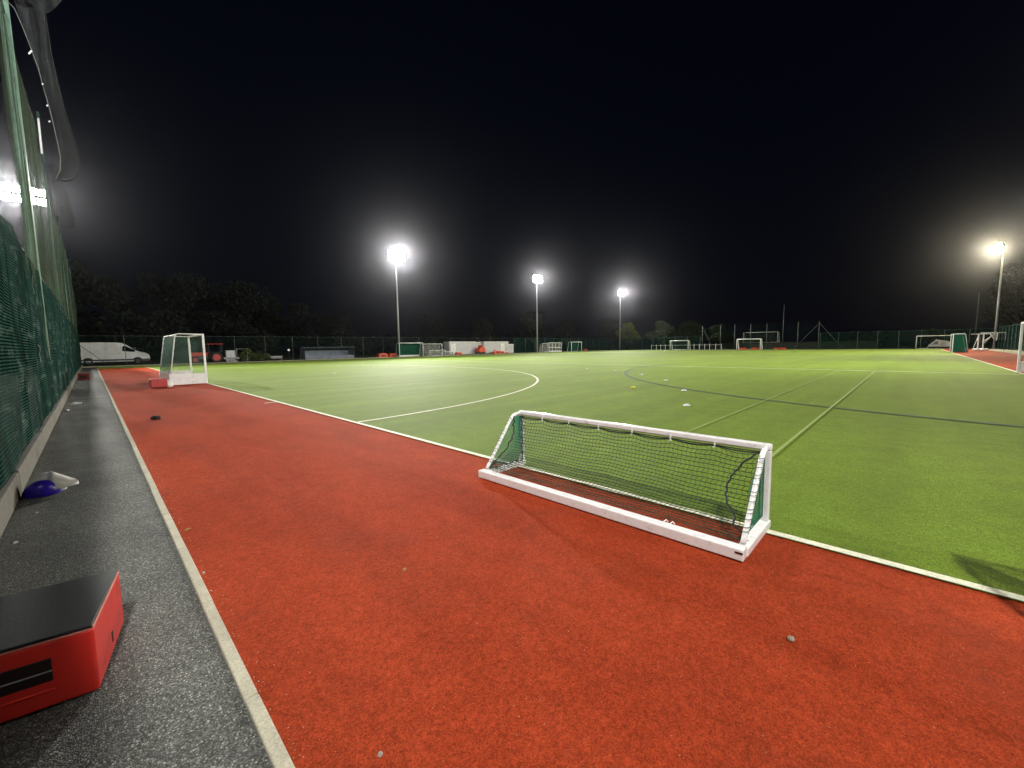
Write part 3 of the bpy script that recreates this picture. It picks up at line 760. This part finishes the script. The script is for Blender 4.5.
# ------------------------------------------------------------------ far-side clutter
bo = empty('ballast_tank', (12.3, 59.1, 0), 0, 'pale caged water tank and frame beside the shrubs left of centre', 'tank')
MB().box(-.95, -.1, -.5, .5, .2, 1.4).build('tank', M['cabin'], bo, bevel=.06)
for x in (-.98, -.52, -.07): MB().box(x-.02, x+.02, -.56, -.51, .1, 1.45).build('cage_bar', M['steel'], bo)
MB().box(-1.0, .0, -.55, .55, .03, .15).build('pallet', M['grey'], bo)
for x in (.15, 1.25): MB().tube([(x,-.3,0),(x,-.3,1.6)], .03, 6).build('frame_leg', M['steel'], bo)
MB().tube([(.1,-.3,1.58),(1.3,-.3,1.58)], .03, 6).build('frame_bar', M['steel'], bo)
# dugout shelter
du = empty('team_shelter', (23.4, 58.9, 0), 0, 'long grey curved team shelter by the far mesh fence', 'shelter')
prof = [(-.9,.05),(-.95,.9),(-.75,1.45),(-.2,1.7),(.5,1.72),(.95,1.6)]
rows = [[(x, -y_, z) for x in (-3.4, -2.0, 0, 2.0, 3.4)] for y_, z in prof]
k = MB(); k.sheet(rows); k.sheet([[(x, -y_*.98, z-.03) for x in (-3.4,-2,0,2,3.4)] for y_, z in prof]); k.build('curved_roof', M['shelter'], du, smooth=True)
for x in (-3.42, 3.42):
    MB().add([(x,-y_,z) for y_, z in prof]+[(x,-.95,.05)], [tuple(range(len(prof)+1))]).build('end_panel', M['shelter'], du)
for x in (-3.4,-1.15,1.15,3.4): MB().tube([(x,-y_*1.02,z+.02) for y_, z in prof], .035, 6).build('hoop', M['steel'], du)
MB().box(-3.3,3.3,-.9,-.86,.05,.5).build('front_panel', M['shelter'], du)
MB().box(-3.2,3.2,.3,.7,.4,.45).build('bench', M['grey'], du)
# barrow
wb = empty('line_marker_trolley', (16.7, 58.8, 0), 0, 'low grey trolley with dark tray by the far fence', 'trolley')
MB().prism([(-.6,.3),(-.75,.62),(.75,.62),(.55,.3)], -.3, .3).build('tray', M['grey'], wb, bevel=.02)
wheel(wb, .65, 0, .2, .1); MB().tube([(-.4,.25,.4),(-1.2,.25,.75)], .02, 6).build('handle', M['grey_dark'], wb); MB().tube([(-.4,-.25,.4),(-1.2,-.25,.75)], .02, 6).build('handle', M['grey_dark'], wb)
lp = empty('round_lamp_plate', (18.5, 59.5, 0), 0, 'small round white plate standing in for a lamp on a thin post by the far fence', 'lamp_plate')
MB().tube([(0,0,0),(0,0,1.35)], .02, 6).build('post', M['grey_dark'], lp)
MB().tube([(0,-.03,1.35),(0,-.05,1.35)], .16, 16).build('plate', M['white'], lp)  # white plate stands in for a small round light

def make_crate(w, d, h, mat):
    g = empty('barrier_block')
    MB().prism([(-w/2,0),(-w/2+.05,h*.55),(-w/2+.15,h),(w/2-.15,h),(w/2-.05,h*.55),(w/2,0)], -d/2, d/2).build('block', mat, g, bevel=.04)
    MB().box(-w/4, w/4, -d/2-.012, -d/2-.002, h*.3, h*.6).build('recess', M['dark'], g)
    MB().box(-w/3, w/3, -.05, .05, h-.01, h+.05).build('grip', mat, g, bevel=.01)
    return g
c1 = put(make_crate(1.5,.8,.62,M['orange']), 30.6, 57.0, 0, 'left half of the low orange pile left of the first floodlight', 'block', 'orange blocks on the far side')
def crate(x, y, lab, s=1, rz=0, z=0):
    c = place_copy(c1, (x, y, z), R(rz), lab); c.scale = (s,s,s*(.6 if x > 90 else 1)); return c
crate(32.2, 56.9, 'right half of the low orange pile left of the first floodlight', .9, 8)
crate(44.8, 56.6, 'orange block beside the little white goal and cabins', .8)
crate(54.2, 56.9, 'left orange block of the pair in front of the right cabin', .95, 5)
crate(55.4, 56.8, 'right orange block of the pair in front of the right cabin', .8, -8)
crate(84.4, 57.1, 'lone orange block right of the square green netted goal', .7)
crate(98.6, 26.2, 'orange block behind the left part of the far football goal', 1.0, 90)
crate(98.9, 24.0, 'orange block behind the right part of the far football goal', 1.0, 90)
crate(98.5, 19.8, 'left orange block beside the unlit mast at the far end', .9, 90)
crate(98.5, 18.9, 'right orange block beside the unlit mast at the far end', .9, 90)
# orange cart with dome cover
oc = empty('orange_cart', (50.2, 56.9, 0), 0, 'tall domed orange cart in front of the white cabins', 'cart')
MB().prism([(-.75,.45),(-.8,.9),(-.6,1.2),(-.2,1.32),(-.1,1.7),(.1,1.7),(.2,1.32),(.6,1.2),(.8,.9),(.75,.45)], -.55, .55).build('cover', M['orange'], oc, bevel=.06)
MB().box(-.8,.8,-.5,.5,.25,.44).build('base', M['dark'], oc)
for x in (-.6,.6): wheel(oc, x, -.4, .2, .1); wheel(oc, x, .4, .2, .1)
# traffic cones
def make_cone():
    g = empty('traffic_cone'); MB().box(-.25,.25,-.25,.25,0,.05).build('base', M['orange'], g)
    MB().lathe([(.19,.05),(.045,.95),(0,.96)], 16).build('body', M['orange'], g, smooth=True)
    MB().lathe([(.137,.4),(.105,.6)], 16).build('band', M['white'], g, smooth=True); return g
k0 = put(make_cone(), 53.1, 56.3, 0, 'traffic cone left of the orange block pair by the right cabin', 'cone')
place_copy(k0, (56.5, 56.4, 0), 0, 'traffic cone right of the orange block pair by the right cabin')
# cabins
def cabin(x0, x1, y0, y1, h, lab, doors=(), joints=3):
    g = empty('storage_cabin', ((x0+x1)/2, (y0+y1)/2, 0), 0, lab, 'cabin', 'white cabins on the far side'); w = x1-x0; d = y1-y0
    MB().box(-w/2, w/2, -d/2, d/2, .12, h).build('wall', M['cabin'], g, bevel=.02)
    MB().box(-w/2-.06, w/2+.06, -d/2-.06, d/2+.06, h+.003, h+.09).build('roof', M['white'], g)
    MB().box(-w/2+.1, w/2-.1, -d/2+.1, d/2-.1, 0, .12).build('plinth', M['grey_dark'], g)
    k = MB()
    n = int(w/.28)
    for i in range(n):
        x = -w/2+.1+i*(w-.2)/n; k.box(x, x+.1, -d/2-.028, -d/2-.002, .25, h-.15)
    k.build('corrugation', M['cabin'], g)
    for dx in doors:
        MB().box(dx-.55, dx+.55, -d/2-.06, -d/2-.031, .2, h-.25).build('door', M['white'], g)
        MB().box(dx-.02, dx+.02, -d/2-.1, -d/2-.062, .9, 1.5).build('lock_bar', M['steel'], g)
    return g
cabin(43.9, 50.0, 58.0, 59.6, 2.3, 'left long white cabin behind the orange crate', (-2.2,))
cabin(50.15, 51.9, 58.6, 59.6, 2.2, 'short greyish cabin between the two long white ones')
cabin(52.05, 58.6, 58.0, 59.6, 2.3, 'right long white cabin behind the orange blocks', (1.6,))
cabin(58.75, 60.3, 58.2, 59.4, 1.8, 'lowest white cabin at the right end of the row')
# shrubs by the far fence
def leaf_cloud(mb, c, rad, n, size, rng, squash=.8):
    c = Vector(c)
    for _ in range(n):
        d = Vector((rng.gauss(0,1), rng.gauss(0,1), rng.gauss(0,1))).normalized()
        rr = rad*(.55+.5*rng.random()**.6)
        p = c + Vector((d.x*rr, d.y*rr, d.z*rr*squash))
        a = Vector((rng.gauss(0,1), rng.gauss(0,1), rng.gauss(0,1))).normalized(); b_ = a.orthogonal().normalized()
        s = size*rng.uniform(.6,1.4); u = a*s; w = b_*s*.55
        n0 = len(mb.v); mb.v += [tuple(p-u), tuple(p+w), tuple(p+u), tuple(p-w)]; mb.f.append((n0,n0+1,n0+2,n0+3))
def make_tree(name, H, W, leafmat, seed, leafn=5200, size=.16, trunk_h=.28):
    rng = random.Random(seed); g = empty(name)
    tk = MB(); th = H*trunk_h
    tk.tube([(0,0,0),(.05*H*.1,0,th*.6),(0,.02*H,th),(.03*H,0,H*.72)], [H*.028,H*.022,H*.018,H*.006], 8)
    lobes = []
    for i in range(24):
        a = rng.uniform(0, 2*math.pi); t = rng.random(); z = th + (H-th)*(.12+.78*t)
        rr = W*.5*(.75*math.sin(math.pi*(.22+.68*t)))*rng.uniform(.5,1.25)
        c = (rr*math.cos(a), rr*math.sin(a), z); lobes.append((c, W*rng.uniform(.07,.19)))
        tk.tube([(0,0,th*rng.uniform(.7,1.5)), (c[0]*.55, c[1]*.55, (z+th)*.52), c], [H*.011,H*.007,H*.003], 5)
    tk.build('trunk', M['bark'], g)
    cr = MB(); tot = sum(r_**2 for _, r_ in lobes)
    for c, r_ in lobes: leaf_cloud(cr, c, r_, int(leafn*r_*r_/tot), size, rng)
    leaf_cloud(cr, (0,0,th+(H-th)*.45), W*.34, leafn//6, size, rng, (H-th)/W)
    cr.build('crown', leafmat, g)
    return g
sA = make_tree('leafy_shrub', 1.55, 1.9, M['leaf_shrub'], 3, 900, .09, .1); put(sA, 13.4, 59.0, 0, 'green shrub touching the pale tank by the far fence', 'shrub', 'shrubs at the far fence')
place_copy(sA, (14.7, 59.0, 0), 1.3, 'lower green shrub second from the pale tank').scale = (.8,.8,.75)
place_copy(sA, (15.7, 59.0, 0), 2.6, 'sparse small shrub nearest the grey trolley').scale = (.7,.7,.6)
# trees
T1 = make_tree('broadleaf_tree', 8.6, 8.4, M['leaf'], 11, 6500, .2)
put(T1, 106.5, 63.5, 0, 'grey green tree just left of the bright leafy tree', 'tree', 'trees beyond the far corner')
T2 = make_tree('broadleaf_tree', 7.8, 6.4, M['leaf_lit'], 21, 6500, .17, .2)
put(T2, 104.3, 57.0, 0, 'bright yellow green tree by the third floodlight, lit look in its leaf colour', 'tree')
T3 = make_tree('broadleaf_tree', 10, 9, M['leaf_dark'], 31, 6500, .22)
put(T3, 78, 68, 0, 'dark round tree behind the second floodlight', 'tree', 'trees beyond the far corner')
for (x, y, s, rz, lab) in [
  (89, 66, .8, 1.0, 'dark tree between the second floodlight and the grey green tree'),
  (62, 70, .75, 2.2, 'dark tree just above the right white cabin'),
  (50, 72, .8, 3.0, 'faint tree above the left white cabin'),
  (30, 70, .72, .4, 'faint round tree over the shelter and left of the first floodlight')]:
    place_copy(T3, (x, y, 0), rz, lab).scale = (s,s,s)
for (x, y, s, rz, lab) in [
  (108, 48, 1.0, 1.0, 'dim tree directly right of the bright leafy tree'),
  (109, 41.5, .95, 2.0, 'dim tree rising behind the railed football goal'),
  (110, 35.5, .8, 3.1, 'dim tree at the left post of the ball-stop netting')]:
    place_copy(T1, (x, y, 0), rz, lab).scale = (s,s,s*.85)
place_copy(T3, (112, -13.5, 0), 1.2, 'dark tree behind the right hand floodlight').scale = (1.25,1.25,1.4)
place_copy(T3, (96, -15.5, 0), 2.2, 'dark tree at the right edge behind the green screen fence').scale = (1.0,1.0,1.1)
# far wood on the left: one mass
rng = random.Random(5); wd = MB()
for i in range(95):
    x = rng.uniform(-12, 31); y = rng.uniform(68, 88)
    top = 12.5 - max(0, x-4)*.10 - max(0, x-23)*.75
    if top < 3: continue
    z = rng.uniform(.25, 1)*top; leaf_cloud(wd, (x, y, z*.9), rng.uniform(1.6,2.8), 300, .3, rng)
for i in range(60):
    x = rng.uniform(34, 150); y = rng.uniform(74, 84) if x < 112 else rng.uniform(30, 80)
    leaf_cloud(wd, (x, y, rng.uniform(.8,4.2)), rng.uniform(1.6,2.8), 220, .32, rng)
for i in range(24):
    y = rng.uniform(-30, 40); leaf_cloud(wd, (rng.uniform(128,140), y, rng.uniform(1.5,2.6)), 2.0, 160, .32, rng)
tag(wd.build('wood', M['leaf_dark']), 'dark mass of woodland beyond the far fences', 'woodland', kind='stuff')

# ------------------------------------------------------------------ foreground red box
bx = empty('red_step_box', (-.078, 2.40, 0), R(79.5-90), 'red box with a black top in the left foreground on the asphalt', 'box')
# local: x to the left (negative) .. front edge along -x, side along +y
W_, D_, H_ = .56, .545, .285
k = MB(); k.box(-W_, 0, 0, D_, 0.004, H_)
body = k.build('body', M['box_red'], bx, bevel=.014, segs=3)
MB().box(-W_+.004, -.004, .004, D_-.004, H_+.0015, H_+.014).build('top_pad', M['box_top'], bx, bevel=.004)
k = MB(); k.box(-.0105, .0005, .01, D_-.006, H_-.004, H_+.003); k.box(-W_, -.012, -.0006, .0035, H_-.004, H_+.002); k.build('worn_edge', M['box_edge'], bx, bevel=.001)
k = MB(); k.box(-.42, -.125, -.0025, .01, .115, .215); k.build('hand_hole', M['dark'], bx, bevel=.006)
MB().box(-.42, -.127, -.006, -.003, .158, .163).build('hole_bar', M['grey'], bx)
MB().box(-.44, -.125, -.004, .006, .072, .084).build('moulded_rib', M['box_red'], bx, bevel=.004)
MB().box(-.0005, .002, .27, .288, .055, .105).build('side_slot', M['dark'], bx)

# red box and small items round the left hockey goal
rb = empty('red_crate', (1.80, 21.3, 0), R(3), 'small red crate on the red surface beside the left hockey goal', 'crate')
MB().box(-.32, .32, -.25, .25, .02, .36).build('body', M['box_dull'], rb, bevel=.03)
MB().box(-.3, .3, -.23, .23, .361, .38).build('lid', M['box_dull'], rb, bevel=.008)
MB().box(-.1, .1, -.256, -.251, .2, .26).build('handle', M['box_dull'], rb)
rb.scale = (.78,.8,.95)
wbg = empty('white_bag', (2.12, 21.3, 0), 0, 'small white bag between the red crate and the hockey goal', 'bag')
MB().lathe([(0.1,0),(.14,.06),(.13,.16),(.05,.24),(.02,.27)], 14).build('sack', M['paper'], wbg, smooth=True)
MB().tube([(-.04,0,.25),(0,0,.31),(.04,0,.25)], .008, 6).build('handle', M['paper'], wbg)
r2 = empty('red_crate', (-.33, 31.0, 0), 0, 'dull red crate with a dark opening against the windbreak fence', 'crate')
MB().box(-.2, .25, -.3, .3, .0, .34).build('body', M['box_dull2'], r2, bevel=.03)
MB().box(-.12, .14, -.306, -.301, .08, .24).build('opening', M['dark'], r2)
MB().box(-.19,.24,-.29,.29,.341,.355).build('lid', M['box_dull2'], r2)

# cap lying by the concrete board
mk = empty('cap', (-.43, 6.33, 0), R(0), 'blue and white cap lying on the asphalt beside the concrete board', 'cap')
def dome(rx, ry, rz, c, rot):
    k = MB().lathe([(math.cos(R(a)), math.sin(R(a))) for a in range(0, 91, 9)], 28)
    Mx = Matrix.Rotation(R(rot[0]),3,'X') @ Matrix.Rotation(R(rot[1]),3,'Y')
    k.v = [tuple(Mx @ Vector((x*rx, y*ry, z*rz)) + Vector(c)) for x, y, z in k.v]
    return k
wh = dome(.15,.11,.205,(0.0,.06,.0),(10,6)).build('white_panel', M['paper'], mk, smooth=True)
bl = dome(.135,.11,.15,(-.02,-.03,.0),(18,10)).build('blue_crown', M['blue'], mk, smooth=True)
k = MB(); rows = []
for i in range(8):
    t = i/7; w = .10*math.sqrt(max(0, 1-t**1.7))+.004
    rows.append([(.05+.19*t, .0+w*u-.03*t, .035+.11*(1-t)*(1-u*u)+.05*(u+1)*(1-t*.6)+.008) for u in (-1,-.5,0,.5,1)])
br = k.sheet(rows).build('brim', M['paper'], mk, smooth=True); so = br.modifiers.new('thickness', 'SOLIDIFY'); so.thickness = .005
# dropped kit on the red surface
kit = MB()
kit.lathe([(.0,.06),(.09,.055),(.13,.03),(.135,.0)], 18)
kit.tube([(-.1,.02,.02),(-.2,-.02,.025),(-.27,-.02,.02)], [.05,.035,.02], 8)
ko = kit.build('sports_glove', M['kit'], None, smooth=True); ko.scale = (.42,.45,1.2); ko.location = (.9, 11.45, 0); tag(ko, 'small black glove lying on the red surface', 'glove')

# disc cones on the pitch
def disc(mat): return MB().lathe([(.025,.04),(.03,.043),(.05,.035),(.078,.01),(.085,.0)], 18).build('disc_cone', mat, None, smooth=True)
d0 = disc(M['paper']); d1 = disc(M['yellow'])
dd = [((20.94,14.05),'white disc cone farthest left inside the hockey circle'),((20.1,11.66),'white disc cone second farthest on the turf'),
      ((18.1,9.07),'white disc cone beside the tip of the dark curved line'),((15.63,6.83),'white disc cone midway inside the dark curve'),
      ((12.6,4.93),'white disc cone on the dark curved line'),((9.57,3.67),'nearest white disc cone on the turf')]
for i, ((x,y), lab) in enumerate(dd):
    o = d0 if i == 0 else d0.copy()
    if i: col.objects.link(o)
    o.location = (x,y,.01); tag(o, lab, 'disc cone', 'disc cones on the turf')
d1.location = (12.5, 6.57, .012); tag(d1, 'yellow disc cone on the turf', 'disc cone', 'disc cones on the turf')
o = d1.copy(); col.objects.link(o); o.location = (14.2, 8.75, .01); o.scale = (.6,.6,.6); tag(o, 'faint smaller yellow disc cone left of the dark curve tip', 'disc cone', 'disc cones on the turf')

# stones, leaves and litter
def pebble(loc, s, mat, name, lab, cat, seed):
    rng = random.Random(seed); k = MB()
    k.lathe([(0,.9),(.45,.8),(.8,.45),(.95,.1),(.8,-.2),(0,-.25)], 9)
    k.v = [tuple(Vector(v)*(1+rng.uniform(-.18,.18))*s) for v in k.v]
    o = k.build(name, mat, None); o.location = (loc[0], loc[1], s*.2); o.rotation_euler = (0,0,rng.random()*6)
    return tag(o, lab, cat)
pebble((2.27,.345), .017, M['stone'], 'stone', 'grey brown stone lying on the red surface at lower right', 'stone', 1)
pebble((.61,1.275), .010, M['stone'], 'stone', 'tiny pale stone on the red surface at the bottom edge', 'stone', 2)
def leaf(loc, s, rz, lab, mat, name='fallen_leaf', cat='leaf'):
    rows = []
    for i in range(7):
        t = i/6; w = math.sin(math.pi*min(1,t*.95+.03))*s*.45
        rows.append([((t-.5)*s*2, -w, .004+.35*s*t*t), ((t-.5)*s*2, 0, .002+.2*s*t*t), ((t-.5)*s*2, w, .006+.45*s*math.sin(t*3))])
    o = MB().sheet(rows).build(name, mat, None, smooth=True); o.location = (loc[0],loc[1],.004); o.rotation_euler = (0,0,rz)
    so = o.modifiers.new('thickness', 'SOLIDIFY'); so.thickness = .0012
    return tag(o, lab, cat)
leaf((1.31,2.27), .022, .4, 'curled brown leaf alone in the middle of the red surface', M['dry_leaf'])
leaf((.44,4.08), .026, .3, 'thin pale twig-like leaf on the red surface close to the kerb', M['dry_leaf'])
leaf((.405,3.20), .016, 1.2, 'pale scrap of leaf lying against the kerb edge', M['stone'])
leaf((.395,2.92), .014, 2.0, 'smaller pale scrap of leaf against the kerb below the other', M['stone'])
leaf((-.39,16.4), .14, .4, 'white crumpled scrap of paper farther along the asphalt path', M['paper'], 'paper_scrap', 'litter')
leaf((-.5,14.9), .09, 1.8, 'thin white paper strip on the asphalt before the crumpled scrap', M['paper'], 'paper_scrap', 'litter')
leaf((-.50,4.78), .022, 1.1, 'small white scrap on the asphalt near the concrete board at left', M['paper'], 'paper_scrap', 'litter')
leaf((-.44,5.55), .014, .3, 'tiny white crumb just below the blue and white cap', M['paper'], 'paper_scrap', 'litter')
# loose crumb on the red surface and grit along the kerb, uncountable
rng = random.Random(9); gr = MB()
def grit(x, y, s):
    n0 = len(gr.v); gr.v += [(x-s,y-s*.5,.0),(x+s,y-s*.4,.0),(x+.2*s,y+s,.0),(x,y,s*1.1)]
    gr.f += [(n0,n0+1,n0+3),(n0+1,n0+2,n0+3),(n0+2,n0,n0+3)]
for _ in range(450): grit(XK+.004+abs(rng.gauss(0,.05)), rng.uniform(.8,14), rng.uniform(.001,.0035))
for _ in range(1500): grit(rng.uniform(-.6,.2), rng.uniform(1,9), rng.uniform(.0015,.004))
for _ in range(500): grit(XW+.02+abs(rng.gauss(0,.05)), rng.uniform(4,20), rng.uniform(.003,.008))
for _ in range(700): grit(rng.uniform(.4,3.4), rng.uniform(-1,7), rng.uniform(.001,.0028))
tag(gr.build('grit', M['stone']), 'fine grit and crumbs scattered on the path and red surface', 'grit', kind='stuff')

# ------------------------------------------------------------------ haze added for the glow round the lamps
USE_GLOW_HAZE = True
if USE_GLOW_HAZE:
    hz = MB().box(-349, 699, -349, 699, -1.03, 22).build('glow_haze'); hm = bpy.data.materials.new('glow_haze_mat'); hm.use_nodes = True
    nt = hm.node_tree; nt.nodes.clear(); out = nt.nodes.new('ShaderNodeOutputMaterial'); pv = nt.nodes.new('ShaderNodeVolumePrincipled')
    pv.inputs['Color'].default_value = (.9,.92,1,1); pv.inputs['Density'].default_value = .00011; pv.inputs['Anisotropy'].default_value = .955
    nt.links.new(pv.outputs[0], out.inputs['Volume']); hz.data.materials.append(hm); tag(hz, 'unseen thin volume added to give the floodlights their soft glow', 'glow_haze', kind='stuff')

# ------------------------------------------------------------------ night sky, camera, render
w = bpy.data.worlds.new('World'); scene.world = w; w.use_nodes = True; nt = w.node_tree; bg = nt.nodes['Background']
sky = nt.nodes.new('ShaderNodeTexSky'); sky.sky_type = 'NISHITA'; sky.sun_disc = False; sky.sun_elevation = R(4); sky.sun_rotation = R(200)
mx = nt.nodes.new('ShaderNodeMix'); mx.data_type = 'RGBA'; mx.inputs[0].default_value = .996
nt.links.new(sky.outputs['Color'], mx.inputs[6]); mx.inputs[7].default_value = (.003,.006,.028,1)
nt.links.new(mx.outputs[2], bg.inputs['Color']); bg.inputs['Strength'].default_value = .1

cam = bpy.data.cameras.new('camera'); co = bpy.data.objects.new('camera', cam); col.objects.link(co); scene.camera = co
Rv = Vector((0.6972059330455538, -0.7167360318753361, -0.01390494651827279)); Uv = Vector((0.075499619664392, 0.05412587481068471, 0.9956757489798121)); Fv = Vector((0.7128840679637966, 0.6952408577518838, -0.0918501788556437))
mm = Matrix(((Rv.x,Uv.x,-Fv.x,0),(Rv.y,Uv.y,-Fv.y,0),(Rv.z,Uv.z,-Fv.z,1.43840115),(0,0,0,1))); co.matrix_world = mm
cam.sensor_width = 36; cam.lens = 409.48/1024*36; cam.clip_start = .05; cam.clip_end = 2000
vs = scene.view_settings; vs.view_transform = 'Standard'; vs.look = 'None'; vs.exposure = 0; vs.gamma = 1
scene.cycles.use_denoising = True; scene.cycles.max_bounces = 6; scene.cycles.transparent_max_bounces = 24; scene.cycles.volume_bounces = 0
scene.cycles.sample_clamp_indirect = 4; scene.cycles.caustics_reflective = False; scene.cycles.caustics_refractive = False
